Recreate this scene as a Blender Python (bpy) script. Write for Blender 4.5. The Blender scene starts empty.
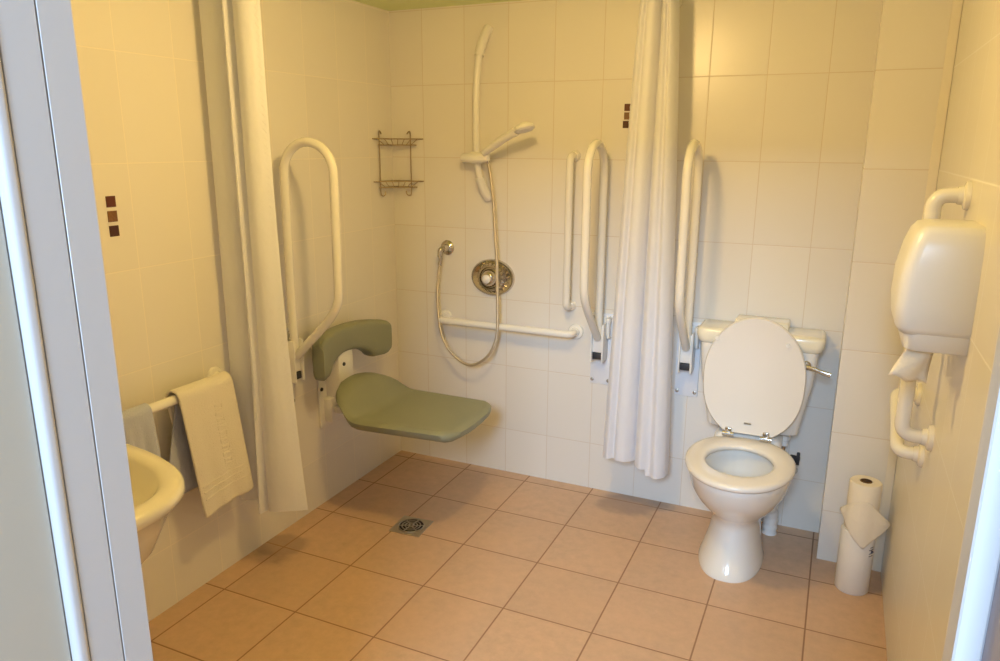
import bpy, bmesh, math, random
from mathutils import Vector, Matrix, Quaternion
random.seed(4)
C = bpy.context.scene.collection
PI = math.pi
R = math.radians

# ------------------------------------------------------------------ camera
XL, XR, YB, YBOX, XBOX, ZC, YD = -2.02, 0.285, 3.175, 2.953, 0.055, 2.20, 0.60
cam_d = bpy.data.cameras.new('camera')
cam = bpy.data.objects.new('camera', cam_d); C.objects.link(cam)
cam_d.sensor_width = 36.0; cam_d.lens = 744.0/1000*36; cam_d.clip_start = 0.02
m = Matrix(((0.9100956, -0.10503323, 0.40086658, 0.0),
            (0.41436856, 0.21905731, -0.88335304, 0.0),
            (0.00496867, 0.97004222, 0.24288556, 1.6),
            (0, 0, 0, 1)))
cam.matrix_world = m
bpy.context.scene.camera = cam

# ------------------------------------------------------------------ world, lights, exposure
w = bpy.data.worlds.new('world'); bpy.context.scene.world = w; w.use_nodes = True
bg = w.node_tree.nodes['Background']
bg.inputs[0].default_value = (1.0, 0.97, 0.95, 1); bg.inputs[1].default_value = 0.42

def area_light(name, loc, target, size, energy, color, size_y=None):
    l = bpy.data.lights.new(name, 'AREA'); l.energy = energy; l.color = color
    l.shape = 'RECTANGLE'; l.size = size; l.size_y = size_y or size
    o = bpy.data.objects.new(name, l); C.objects.link(o); o.location = loc
    o.rotation_euler = (Vector(target)-Vector(loc)).to_track_quat('-Z', 'Y').to_euler()
    return o
# assumed cool hall light, unseen behind the camera, coming down through the doorway
area_light('assumed_hall_light', (0.10, -2.2, 2.75), (-0.55, 2.9, 0.2), 0.9, 205, (0.47, 0.70, 1.0), 0.9)
LAMP = Vector((-0.82, 1.80, 2.08))
def point_light(name, loc, energy, color, radius):
    l = bpy.data.lights.new(name, 'POINT'); l.energy = energy; l.color = color; l.shadow_soft_size = radius
    o = bpy.data.objects.new(name, l); C.objects.link(o); o.location = loc; return o
point_light('assumed_ceiling_bulb', LAMP, 30.5, (1.0, 0.655, 0.24), 0.07)  # assumed warm bulb, out of view, placed to suit the shadows
vs = bpy.context.scene.view_settings
vs.view_transform = 'Standard'; vs.look = 'None'; vs.gamma = 1.0; vs.use_curve_mapping = False
vs.exposure = 0.0

# ------------------------------------------------------------------ materials
def new_mat(name):
    mt = bpy.data.materials.new(name); mt.use_nodes = True
    nt = mt.node_tree; return mt, nt, nt.nodes['Principled BSDF']
def N(nt, kind, **kw):
    n = nt.nodes.new(kind)
    for k, v in kw.items(): setattr(n, k, v)
    return n
def M_(nt, op, a, b=None, c=None, clamp=False):
    n = nt.nodes.new('ShaderNodeMath'); n.operation = op; n.use_clamp = clamp
    for i, v in enumerate((a, b, c)):
        if v is None: continue
        if isinstance(v, (int, float)): n.inputs[i].default_value = v
        else: nt.links.new(v, n.inputs[i])
    return n.outputs[0]
def mixc(nt, f, a, b):
    n = nt.nodes.new('ShaderNodeMix'); n.data_type = 'RGBA'
    for s, v in ((n.inputs[0], f), (n.inputs[6], a), (n.inputs[7], b)):
        if isinstance(v, (int, float)): s.default_value = v
        elif isinstance(v, tuple): s.default_value = (*v, 1)
        else: nt.links.new(v, s)
    return n.outputs[2]
def plain(name, col, rough=0.4, metal=0.0, bump=None, coat=0.0, emit=None, var=0.03, sheen=0.0):
    mt, nt, b = new_mat(name)
    tc = N(nt, 'ShaderNodeTexCoord'); no = N(nt, 'ShaderNodeTexNoise'); no.inputs['Scale'].default_value = 9
    nt.links.new(tc.outputs['Object'], no.inputs['Vector'])
    dark = tuple(c*(1-var) for c in col)
    nt.links.new(mixc(nt, no.outputs[0], dark, col), b.inputs['Base Color'])
    b.inputs['Roughness'].default_value = rough; b.inputs['Metallic'].default_value = metal
    b.inputs['Coat Weight'].default_value = coat
    if sheen: b.inputs['Sheen Weight'].default_value = sheen
    if emit: b.inputs['Emission Color'].default_value = (*emit[0], 1); b.inputs['Emission Strength'].default_value = emit[1]
    if bump:
        n2 = N(nt, 'ShaderNodeTexNoise'); n2.inputs['Scale'].default_value = bump[0]; n2.inputs['Detail'].default_value = 4
        nt.links.new(tc.outputs['Object'], n2.inputs['Vector'])
        bp = N(nt, 'ShaderNodeBump'); bp.inputs['Strength'].default_value = bump[1]; bp.inputs['Distance'].default_value = bump[2]
        nt.links.new(n2.outputs[0], bp.inputs['Height']); nt.links.new(bp.outputs[0], b.inputs['Normal'])
    return mt

def tile_mat(name, ua, ou, pu, va, ov, pv, gw, col, gcol, rough, var, floor=False):
    mt, nt, b = new_mat(name)
    tc = N(nt, 'ShaderNodeTexCoord'); sx = N(nt, 'ShaderNodeSeparateXYZ'); nt.links.new(tc.outputs['Object'], sx.inputs[0])
    def axis(a, off, p):
        q = M_(nt, 'DIVIDE', M_(nt, 'SUBTRACT', sx.outputs[a], off), p)
        fr = M_(nt, 'FRACT', q); fl = M_(nt, 'FLOOR', q)
        d = M_(nt, 'MULTIPLY', M_(nt, 'MINIMUM', fr, M_(nt, 'SUBTRACT', 1.0, fr)), p)
        return d, fl
    du, fu = axis(ua, ou, pu); dv, fv = axis(va, ov, pv)
    d = M_(nt, 'MINIMUM', du, dv)
    mr = N(nt, 'ShaderNodeMapRange'); mr.interpolation_type = 'SMOOTHSTEP'
    nt.links.new(d, mr.inputs[0]); mr.inputs[1].default_value = gw*0.45; mr.inputs[2].default_value = gw*0.9
    tile = mr.outputs[0]
    cx = N(nt, 'ShaderNodeCombineXYZ'); nt.links.new(fu, cx.inputs[0]); nt.links.new(fv, cx.inputs[1])
    wn = N(nt, 'ShaderNodeTexWhiteNoise'); nt.links.new(cx.outputs[0], wn.inputs[0])
    no = N(nt, 'ShaderNodeTexNoise'); nt.links.new(tc.outputs['Object'], no.inputs['Vector'])
    no.inputs['Scale'].default_value = 26 if floor else 3.0; no.inputs['Detail'].default_value = 8 if floor else 2
    no.inputs['Roughness'].default_value = 0.65
    c2 = tuple(c*(1-var) for c in col)
    base = mixc(nt, wn.outputs[0], c2, col)
    if floor:
        n3 = N(nt, 'ShaderNodeTexNoise'); n3.inputs['Scale'].default_value = 5; n3.inputs['Detail'].default_value = 5
        nt.links.new(tc.outputs['Object'], n3.inputs['Vector'])
        cr = N(nt, 'ShaderNodeMapRange'); nt.links.new(no.outputs[0], cr.inputs[0]); cr.inputs[1].default_value = .3; cr.inputs[2].default_value = .7
        base = mixc(nt, M_(nt, 'MULTIPLY', cr.outputs[0], 0.75), base, tuple(c*0.74 for c in col))
        cr2 = N(nt, 'ShaderNodeMapRange'); nt.links.new(n3.outputs[0], cr2.inputs[0]); cr2.inputs[1].default_value = .35; cr2.inputs[2].default_value = .75
        base = mixc(nt, M_(nt, 'MULTIPLY', cr2.outputs[0], 0.4), base, (col[0]*1.1, col[1]*1.02, col[2]*.92))
    if floor:  # darker patches with uneven edges below the two curtains
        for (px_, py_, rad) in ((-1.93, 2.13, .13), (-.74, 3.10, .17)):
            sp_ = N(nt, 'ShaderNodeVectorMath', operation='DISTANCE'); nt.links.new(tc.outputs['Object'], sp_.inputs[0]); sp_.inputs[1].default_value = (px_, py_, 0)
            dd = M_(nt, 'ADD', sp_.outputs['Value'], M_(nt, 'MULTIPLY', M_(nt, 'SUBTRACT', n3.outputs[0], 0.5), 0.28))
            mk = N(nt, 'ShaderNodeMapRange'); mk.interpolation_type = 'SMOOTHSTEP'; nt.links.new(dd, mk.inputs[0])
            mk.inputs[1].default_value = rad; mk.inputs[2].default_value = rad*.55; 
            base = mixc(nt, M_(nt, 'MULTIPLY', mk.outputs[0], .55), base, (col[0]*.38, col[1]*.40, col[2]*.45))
    col_o = mixc(nt, tile, gcol, base)
    nt.links.new(col_o, b.inputs['Base Color'])
    rr = M_(nt, 'MULTIPLY_ADD', M_(nt, 'SUBTRACT', 1.0, tile), 0.4, rough)
    nt.links.new(rr, b.inputs['Roughness'])
    mr2 = N(nt, 'ShaderNodeMapRange'); mr2.interpolation_type = 'SMOOTHSTEP'
    nt.links.new(d, mr2.inputs[0]); mr2.inputs[1].default_value = 0; mr2.inputs[2].default_value = gw*1.6
    h = M_(nt, 'ADD', mr2.outputs[0], M_(nt, 'MULTIPLY', no.outputs[0], 0.55 if floor else 0.35))
    bp = N(nt, 'ShaderNodeBump'); bp.inputs['Strength'].default_value = 0.5 if floor else 0.35
    bp.inputs['Distance'].default_value = 0.0015 if floor else 0.001
    nt.links.new(h, bp.inputs['Height']); nt.links.new(bp.outputs[0], b.inputs['Normal'])
    return mt

WT = (0.79, 0.75, 0.685); WG = (0.74, 0.67, 0.50)
GV = dict(ov=0.2275, pv=0.3275)
m_wall_back = tile_mat('cream_tile_back', 0, -0.096, 0.2185, 2, 0.2275, 0.3275, 0.0022, WT, (0.68, 0.60, 0.50), 0.30, 0.035)
m_wall_box = tile_mat('cream_tile_boxing', 0, 0.045, 0.2185, 2, 0.2125, 0.3275, 0.0024, WT, (0.68, 0.60, 0.50), 0.30, 0.035)
m_wall_left = tile_mat('cream_tile_left', 1, 2.320, 0.2185, 2, 0.2275, 0.3275, 0.0022, WT, (0.86, 0.80, 0.70), 0.34, 0.035)
m_wall_right = tile_mat('cream_tile_right', 1, 2.02, 0.2185, 2, 0.2125, 0.3275, 0.0032, WT, (0.90, 0.88, 0.86), 0.30, 0.02)
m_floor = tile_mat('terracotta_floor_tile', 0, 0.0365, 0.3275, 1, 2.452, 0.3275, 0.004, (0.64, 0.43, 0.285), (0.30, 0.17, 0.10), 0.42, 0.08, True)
m_ceil = plain('pale_green_ceiling_paint', (0.78, 0.86, 0.45), 0.9)
m_ceramic = plain('white_ceramic', (0.82, 0.79, 0.73), 0.12, coat=0.3, var=0.01)
m_basin = plain('cream_ceramic', (0.82, 0.77, 0.62), 0.12, coat=0.3, var=0.01)
m_seatp = plain('white_seat_plastic', (0.80, 0.75, 0.68), 0.22, var=0.01)
m_plastic = plain('white_plastic', (0.82, 0.80, 0.76), 0.28, var=0.01)
m_rail = plain('white_coated_tube', (0.84, 0.81, 0.74), 0.26, var=0.02, coat=0.2)
m_plate = plain('white_enamelled_plate', (0.80, 0.80, 0.82), 0.35, var=0.02)
m_chrome = plain('chrome', (0.62, 0.58, 0.53), 0.14, 1.0, var=0.02)
m_wire = plain('dull_chrome_wire', (0.42, 0.33, 0.22), 0.35, 1.0)
m_steel = plain('brushed_steel', (0.50, 0.46, 0.40), 0.35, 1.0, bump=(80, .2, .0005))
m_dark = plain('dark_plastic', (0.03, 0.03, 0.035), 0.5)
m_hole = plain('dark_well_brown', (0.03, 0.022, 0.018), 0.8)  # near-black brown for the flat disc beneath the drain grate
m_green = plain('sage_green_foam', (0.262, 0.275, 0.195), 0.5, bump=(160, .25, .001), var=0.06)
m_curtain = None
m_towel_w = plain('cream_towel', (0.84, 0.78, 0.66), 0.95, bump=(260, .9, .004), sheen=0.3)
m_towel_g = plain('grey_blue_towel', (0.50, 0.53, 0.66), 0.95, bump=(260, .9, .004), sheen=0.3)
m_paint = plain('white_gloss_paint', (0.67, 0.66, 0.66), 0.3, var=0.02, bump=(14, .15, .002))
m_paint2 = plain('pale_door_paint', (0.60, 0.56, 0.47), 0.35, var=0.03)
m_paper = plain('tissue_paper', (0.84, 0.76, 0.62), 0.95, bump=(120, .5, .002))
m_wrap = plain('white_wrapper', (0.80, 0.77, 0.73), 0.7, bump=(30, .3, .002))
m_card = plain('cardboard_core', (0.20, 0.10, 0.03), 0.9)
m_inner = plain('dark_core', (0.05, 0.025, 0.01), 0.9)
m_ink = plain('grey_ink', (0.12, 0.12, 0.15), 0.7)
m_mos = [plain('dark_brown_mosaic', (0.11, 0.025, 0.008), 0.3), plain('mid_brown_mosaic', (0.24, 0.11, 0.04), 0.35, bump=(150, .8, .002), var=.5), plain('black_brown_mosaic', (0.065, 0.018, 0.008), 0.3)]
m_silicone = plain('pale_corner_strip', (0.84, 0.78, 0.66), 0.3)
m_water = None
def _water():
    mt, nt, b = new_mat('still_water')
    b.inputs['Base Color'].default_value = (0.80, 0.80, 0.76, 1); b.inputs['Roughness'].default_value = 0.02
    b.inputs['Transmission Weight'].default_value = 1.0; b.inputs['IOR'].default_value = 1.33
    return mt
m_water = _water()
def _curtain():
    mt, nt, b = new_mat('white_satin_curtain')
    tc = N(nt, 'ShaderNodeTexCoord'); no = N(nt, 'ShaderNodeTexNoise'); no.inputs['Scale'].default_value = 16
    no.inputs['Detail'].default_value = 3; nt.links.new(tc.outputs['Object'], no.inputs['Vector'])
    b.inputs['Base Color'].default_value = (0.86, 0.86, 0.90, 1); b.inputs['Roughness'].default_value = 0.55
    b.inputs['Sheen Weight'].default_value = 0.2
    bp = N(nt, 'ShaderNodeBump'); bp.inputs['Strength'].default_value = .55; bp.inputs['Distance'].default_value = .010
    nt.links.new(no.outputs[0], bp.inputs['Height']); nt.links.new(bp.outputs[0], b.inputs['Normal'])
    tr = N(nt, 'ShaderNodeBsdfTranslucent'); tr.inputs[0].default_value = (0.86, 0.86, 0.90, 1)
    mx = N(nt, 'ShaderNodeMixShader'); mx.inputs[0].default_value = 0.22
    nt.links.new(b.outputs[0], mx.inputs[1]); nt.links.new(tr.outputs[0], mx.inputs[2])
    nt.links.new(mx.outputs[0], nt.nodes['Material Output'].inputs[0])
    return mt
m_curtain = _curtain()

# ------------------------------------------------------------------ helpers
WORG = {}
def obj(name, bm, mat, parent=None, smooth=True, center=True, label=None, bevel=0.0, subsurf=0, solid=0.0, recalc=True, angle=40):
    if recalc: bmesh.ops.recalc_face_normals(bm, faces=bm.faces[:])
    c = Vector((0, 0, 0))
    if center and bm.verts:
        lo = Vector((min(v.co[i] for v in bm.verts) for i in range(3))); hi = Vector((max(v.co[i] for v in bm.verts) for i in range(3)))
        c = (lo+hi)/2
        bmesh.ops.translate(bm, verts=bm.verts[:], vec=-c)
    me = bpy.data.meshes.new(name); bm.to_mesh(me); bm.free()
    me.materials.append(mat)
    if smooth:
        me.polygons.foreach_set('use_smooth', [True]*len(me.polygons))
        try: me.set_sharp_from_angle(angle=R(angle))
        except Exception: pass
    o = bpy.data.objects.new(name, me); C.objects.link(o)
    po = WORG.get(parent.name, Vector((0, 0, 0))) if parent else Vector((0, 0, 0))
    o.location = c-po; o.parent = parent; WORG[o.name] = c
    if solid:
        s = o.modifiers.new('solid', 'SOLIDIFY'); s.thickness = solid; s.offset = -1
    if bevel:
        b = o.modifiers.new('bevel', 'BEVEL'); b.width = bevel; b.segments = 3; b.limit_method = 'ANGLE'; b.angle_limit = R(35)
    if subsurf:
        s = o.modifiers.new('sub', 'SUBSURF'); s.levels = subsurf; s.render_levels = subsurf
    if label: o['label'] = label
    return o
def thing(name, label, cat, loc, group=None):
    o = bpy.data.objects.new(name, None); C.objects.link(o); o.location = loc; o.empty_display_size = .05
    o['label'] = label; o['category'] = cat
    if group: o['group'] = group
    WORG[o.name] = Vector(loc); return o
def tag(o, label, cat, group=None):
    o['label'] = label; o['category'] = cat
    if group: o['group'] = group
    return o
def struct(name, bm, mat, parent=None, **kw):
    o = obj(name, bm, mat, parent, center=False, smooth=False, **kw)
    if not parent: o['kind'] = 'structure'
    return o
def B(): return bmesh.new()
def box(bm, lo, hi, bev=0.0, seg=2):
    r = bmesh.ops.create_cube(bm, size=1.0); lo = Vector(lo); hi = Vector(hi)
    for v in r['verts']: v.co = Vector((lo[i]+(v.co[i]+.5)*(hi[i]-lo[i]) for i in range(3)))
    if bev:
        es = list({e for v in r['verts'] for e in v.link_edges})
        bmesh.ops.bevel(bm, geom=es, offset=bev, segments=seg, affect='EDGES', profile=.5)
    return bm
def round_path(pts, rad, seg=8):
    pts = [Vector(p) for p in pts]; out = [pts[0]]
    for i in range(1, len(pts)-1):
        a, b, c = pts[i-1], pts[i], pts[i+1]
        u = (a-b); v = (c-b); r = min(rad, u.length*.49, v.length*.49) if not isinstance(rad, (list, tuple)) else min(rad[i-1], u.length*.5, v.length*.5)
        p0 = b+u.normalized()*r; p1 = b+v.normalized()*r
        for k in range(seg+1):
            t = k/seg; out.append((1-t)**2*p0+2*t*(1-t)*b+t*t*p1)
    out.append(pts[-1]); return out
def catmull(pts, n=8):
    P = [Vector(p) for p in pts]; P = [P[0]*2-P[1]]+P+[P[-1]*2-P[-2]]; out = []
    for i in range(1, len(P)-2):
        for k in range(n):
            t = k/n; a, b, c, d = P[i-1:i+3]
            out.append(.5*((2*b)+(c-a)*t+(2*a-5*b+4*c-d)*t*t+(3*b-a-3*c+d)*t**3))
    out.append(P[-2]); return out
def tube(bm, pts, r, seg=14, closed=False, cap=True, flat=1.0):
    pts = [Vector(p) for p in pts]
    q = [pts[0]]
    for p in pts[1:]:
        if (p-q[-1]).length > 1e-6: q.append(p)
    pts = q; n = len(pts); rings = []
    tans = []
    for i in range(n):
        if closed: t = pts[(i+1) % n]-pts[i-1]
        else: t = pts[min(i+1, n-1)]-pts[max(i-1, 0)]
        tans.append(t.normalized())
    up = Vector((0, 0, 1)) if abs(tans[0].z) < .9 else Vector((0, 1, 0))
    nrm = (up-tans[0]*up.dot(tans[0])).normalized()
    for i in range(n):
        if i: nrm = (tans[i-1].rotation_difference(tans[i]) @ nrm); nrm = (nrm-tans[i]*nrm.dot(tans[i])).normalized()
        bn = tans[i].cross(nrm); rr = r[i] if isinstance(r, list) else r
        rings.append([bm.verts.new(pts[i]+rr*(math.cos(2*PI*k/seg)*nrm+flat*math.sin(2*PI*k/seg)*bn)) for k in range(seg)])
    rng = range(n if closed else n-1)
    for i in rng:
        a, b = rings[i], rings[(i+1) % n]
        for k in range(seg): bm.faces.new((a[k], a[(k+1) % seg], b[(k+1) % seg], b[k]))
    if cap and not closed:
        bm.faces.new(rings[0][::-1]); bm.faces.new(rings[-1])
    return bm
def loft(bm, rings, cap0=True, cap1=True):
    vr = [[bm.verts.new(p) for p in r] for r in rings]; n = len(vr[0])
    for a, b in zip(vr, vr[1:]):
        for k in range(n): bm.faces.new((a[k], a[(k+1) % n], b[(k+1) % n], b[k]))
    if cap0: bm.faces.new(vr[0][::-1])
    if cap1: bm.faces.new(vr[-1])
    return bm
def disc(bm, c, axis, prof, seg=32, sx=1.0, sy=1.0):
    """lathe: prof = [(radius, height)...] around axis through c"""
    axis = Vector(axis).normalized(); q = Vector((0, 0, 1)).rotation_difference(axis)
    if axis.z < -.999: q = Quaternion((1, 0, 0), PI)
    rings = []
    for r, h in prof:
        rings.append([Vector(c)+q @ Vector((max(r, 1e-4)*sx*math.cos(2*PI*k/seg), max(r, 1e-4)*sy*math.sin(2*PI*k/seg), h)) for k in range(seg)])
    return loft(bm, rings)
def copy_tree(o, parent=None):
    c = o.copy(); C.objects.link(c); c.parent = parent
    for ch in list(o.children): copy_tree(ch, c)
    return c

# ------------------------------------------------------------------ room shell
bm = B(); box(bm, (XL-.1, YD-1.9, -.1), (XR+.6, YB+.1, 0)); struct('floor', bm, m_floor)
bm = B(); box(bm, (XL-.1, YD-.1, ZC), (XR+.1, YB+.1, ZC+.1)); struct('ceiling', bm, m_ceil)
bm = B(); box(bm, (XL-.1, YD-.1, 0), (XL, YB+.1, ZC)); wl = struct('wall_left', bm, m_wall_left)
bm = B(); box(bm, (XL, YB, 0), (XR+.1, YB+.1, ZC)); wb = struct('wall_back', bm, m_wall_back)
bm = B(); box(bm, (XR, YD-.1, 0), (XR+.1, YB, ZC)); struct('wall_right', bm, m_wall_right)
bm = B(); box(bm, (XBOX, YBOX, 0), (XR, YB, ZC)); struct('wall_boxing', bm, m_wall_box)
JL, JR, HD = -0.788, 0.108, 1.96
bm = B(); box(bm, (XL, YD-.1, 0), (JL-.03, YD, ZC)); struct('wall_front_left', bm, m_wall_left)
m_hall = plain('lilac_grey_hall_paint', (0.40, 0.36, 0.40), 0.8)
bm = B(); box(bm, (JR+.018, .48, 0), (XR, YD, ZC)); struct('wall_front_right', bm, m_hall)
bm = B(); box(bm, (JL-.03, YD-.1, HD+.03), (JR+.018, YD, ZC)); struct('wall_front_top', bm, m_wall_left)
# pale strip of narrow cut tile in the corner of boxing and right wall
bm = B(); box(bm, (XR-.03, YBOX-.003, 0.0), (XR-.001, YBOX-.0002, ZC-.001), .0012, 1); struct('trim_1', bm, m_silicone)
# mosaic insets
def mosaics(axis, spots, parent, s):
    for i, p in enumerate(spots):
        bm = B(); p = Vector(p)
        if axis == 0: box(bm, (p.x, p.y-s, p.z-s), (p.x+.0025, p.y+s, p.z+s), .0008, 1)
        else: box(bm, (p.x-s, p.y-.0025, p.z-s), (p.x+s, p.y, p.z+s), .0008, 1)
        o = obj('mosaic_inset', bm, m_mos[i], parent, smooth=False)
        o['label'] = ('dark brown square', 'mid brown speckled square', 'blackish brown square')[i]
mosaics(0, [(XL, 1.589, 1.4255), (XL, 1.589, 1.381), (XL, 1.589, 1.3365)], wl, .0165)
mosaics(1, [(-.8585, YB, 1.752), (-.8585, YB, 1.7175), (-.8625, YB, 1.683)], wb, .0145)

# door frame: jambs with reveal, stop and rounded outer edge, head
def jamb(x, sgn, name):
    bm = B()
    if sgn < 0:
        box(bm, (x, .565, 0), (x+.018, .60, HD+.03), .0015, 1); return struct(name, bm, m_paint)
    xo = x-sgn*.032
    box(bm, (min(x, xo), .50, 0), (max(x, xo), .60, HD+.03), .0015, 1)
    o = struct(name, bm, m_paint)
    bm = B()  # planted lining in two strips with a fine groove between
    box(bm, (x, .5585, 0), (x+.003, .5985, HD), .0005, 1); box(bm, (x, .514, 0), (x+.003, .5562, HD), .0005, 1)
    obj('door_lining', bm, m_paint, o)
    bm = B()  # rounded edge bead and architrave behind the door leaf
    box(bm, (x-.06, .497, 0), (x+.0055, .5135, HD+.06), .006, 4)
    obj('architrave', bm, m_paint, o)
    return o
jamb(JL, 1, 'trim_2'); jamb(JR, -1, 'trim_3')
bm = B(); box(bm, (JL, .50, HD), (JR, .60, HD+.03), .0015, 1); struct('trim_4', bm, m_paint)
# open door leaf swung out towards the hallway on the left
bm = B(); box(bm, (-.836, -.36, .008), (-.794, .4955, HD-.01), .002, 2)
dl = struct('door_1', bm, m_paint2)

# ------------------------------------------------------------------ assumed ceiling lamp (unseen, above the picture)
t = thing('assumed_ceiling_light', 'assumed round ceiling lamp with warm opal glass, unseen above the room', 'lamp', (LAMP.x, LAMP.y, ZC))
bm = B(); disc(bm, (LAMP.x, LAMP.y, ZC), (0, 0, -1), [(.0, 0), (.11, 0), (.115, .012), (.105, .022), (.0, .022)]); obj('lamp_base', bm, m_plastic, t)
m_opal = plain('warm_opal_glass', (0.9, 0.85, 0.7), 0.3, emit=((1.0, 0.7, 0.3), 6.0))
bm = B(); disc(bm, (LAMP.x, LAMP.y, ZC-.02), (0, 0, -1), [(0, 0), (.095, 0), (.085, .018), (.05, .03), (0, .034)]); obj('opal_glass', bm, m_opal, t)

# ------------------------------------------------------------------ drop-down grab rails
RR = .0172
def drop_rail(label, group):
    t = thing('drop_down_grab_rail', label, 'grab rail', (0, 0, 0), group)
    bm = B(); box(bm, (-.05, -.008, 0), (.05, 0, .335), .003); pl = obj('wall_plate', bm, m_plate, t)
    for sx in (-.038, .038):
        for z in (.02, .315):
            bm = B(); disc(bm, (sx, -.008, z), (0, -1, 0), [(0, 0), (.0085, 0), (.0075, .003), (.004, .0045), (.002, .002), (0, .002)], 14); obj('screw', bm, m_steel, pl)
    bm = B(); box(bm, (-.03, -.020, .13), (.03, -.006, .32), .003)
    box(bm, (-.030, -.085, .125), (-.022, -.008, .30), .002); box(bm, (.022, -.085, .125), (.030, -.008, .30), .002)
    box(bm, (-.028, -.070, .165), (.028, -.010, .29), .006)
    br = obj('hinge_bracket', bm, m_plastic, t)
    bm = B(); box(bm, (-.021, -.074, .135), (.021, -.012, .164), .002); obj('hinge_slot', bm, m_dark, br, label='dark slot under the hinge')
    bm = B()
    top = 1.072
    pts = [(0, -.066, .25), (0, -.062, .5), (0, -.068, .96)]
    cy, cz, r = -.183, .96, .115
    arc = [(0, cy+r*math.cos(a), cz+r*math.sin(a)) for a in [PI*k/16 for k in range(0, 17)]]
    path = [Vector(pts[0]), Vector(pts[1])]+[Vector(a) for a in arc]
    low = round_path([arc[-1], (0, -.293, .47), (0, -.245, .40), (0, -.075, .235)], [.05, .06], 8)
    path += low[1:]
    tube(bm, path, RR, 16); obj('looped_tube', bm, m_rail, t)
    bm = B(); tube(bm, [(.037, -.008, .225), (.037, -.034, .232), (.037, -.038, .27), (.037, -.038, .305)], .0085, 10)
    disc(bm, (.037, -.038, .300), (0, 0, 1), [(0, 0), (.012, 0), (.013, .01), (.012, .02), (0, .022)], 14)
    obj('locking_peg', bm, m_plastic, t)
    return t
railA = drop_rail('folded-up white looped grab rail on the left wall beside the green seat', 'drop-down grab rails')
railA.location = (XL, 2.300, .53); railA.rotation_euler = (0, 0, PI/2)
railB = copy_tree(railA); railB.location = (-.93, YB, .53); railB.rotation_euler = (0, 0, 0)
railB['label'] = 'folded-up white looped grab rail on back wall left of the right curtain'
railC = copy_tree(railA); railC.location = (-.54, YB, .53); railC.rotation_euler = (0, 0, 0)
railC['label'] = 'folded-up white looped grab rail between the right curtain and the toilet cistern'

# ------------------------------------------------------------------ fixed grab bars
def grab_bar(label, a, b, out, r=.0165, off=.075, fl=.036, extra=None, group='fixed grab bars'):
    a, b, out = Vector(a), Vector(b), Vector(out)
    mid = (a+b)/2
    t = thing('grab_bar', label, 'grab bar', mid, group)
    bm = B(); tube(bm, round_path([a+out*.002, a+out*off, b+out*off, b+out*.002], .045, 9), r, 16); obj('bar', bm, m_rail, t)
    for p in (a, b):
        bm = B(); disc(bm, p, out, [(0, 0), (fl, 0), (fl, .006), (fl*.92, .011), (r*1.25, .014), (r*1.15, .026), (0, .026)], 28)
        fo = obj('wall_flange', bm, m_rail, t)
    return t
grab_bar('horizontal white grab bar on the back wall under the shower valve', (-1.735, YB, .765), (-1.055, YB, .765), (0, -1, 0))
grab_bar('vertical white grab bar on back wall left of the folded rail', (-1.083, YB, 1.552), (-1.083, YB, .885), (0, -1, 0), r=.0165, off=.07, fl=.024)
grab_bar('vertical white grab bar on right wall behind the towel dispenser', (XR, 2.185, 1.482), (XR, 2.175, .842), (-1, 0, 0), r=.019)
grab_bar('short white grab bar sloping low on the right wall below the dispenser', (XR, 2.30, .745), (XR, 2.56, .845), (-1, 0, 0), r=.0185, off=.066)
grab_bar('white towel bar on the left wall beside the washbasin', (XL, 1.42, .775), (XL, 1.93, .775), (1, 0, 0), r=.0165, off=.08)

# ------------------------------------------------------------------ shower seat
t = thing('shower_chair', 'sage green padded fold-down shower seat on the left wall', 'shower seat', (XL, 2.6, .37))
bm = B(); box(bm, (XL, 2.505, .365), (XL+.012, 2.70, .66), .004)
pl = obj('wall_plate', bm, m_plastic, t)
bm = B(); box(bm, (XL+.01, 2.53, .39), (XL+.055, 2.675, .505), .01); box(bm, (XL+.05, 2.55, .43), (XL+.42, 2.58, .462), .006); box(bm, (XL+.05, 2.625, .43), (XL+.42, 2.655, .462), .006)
box(bm, (XL+.01, 2.55, .50), (XL+.09, 2.66, .72), .012)
obj('seat_bracket', bm, m_plastic, t)
for (y, z) in ((2.585, .655), (2.52, .545)):
    bm = B(); disc(bm, (XL+(.09 if z > .6 else .012), y, z), (1, 0, 0), [(0, 0), (.009, 0), (.008, .004), (0, .005)], 12); obj('bolt', bm, m_dark, t)
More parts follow.
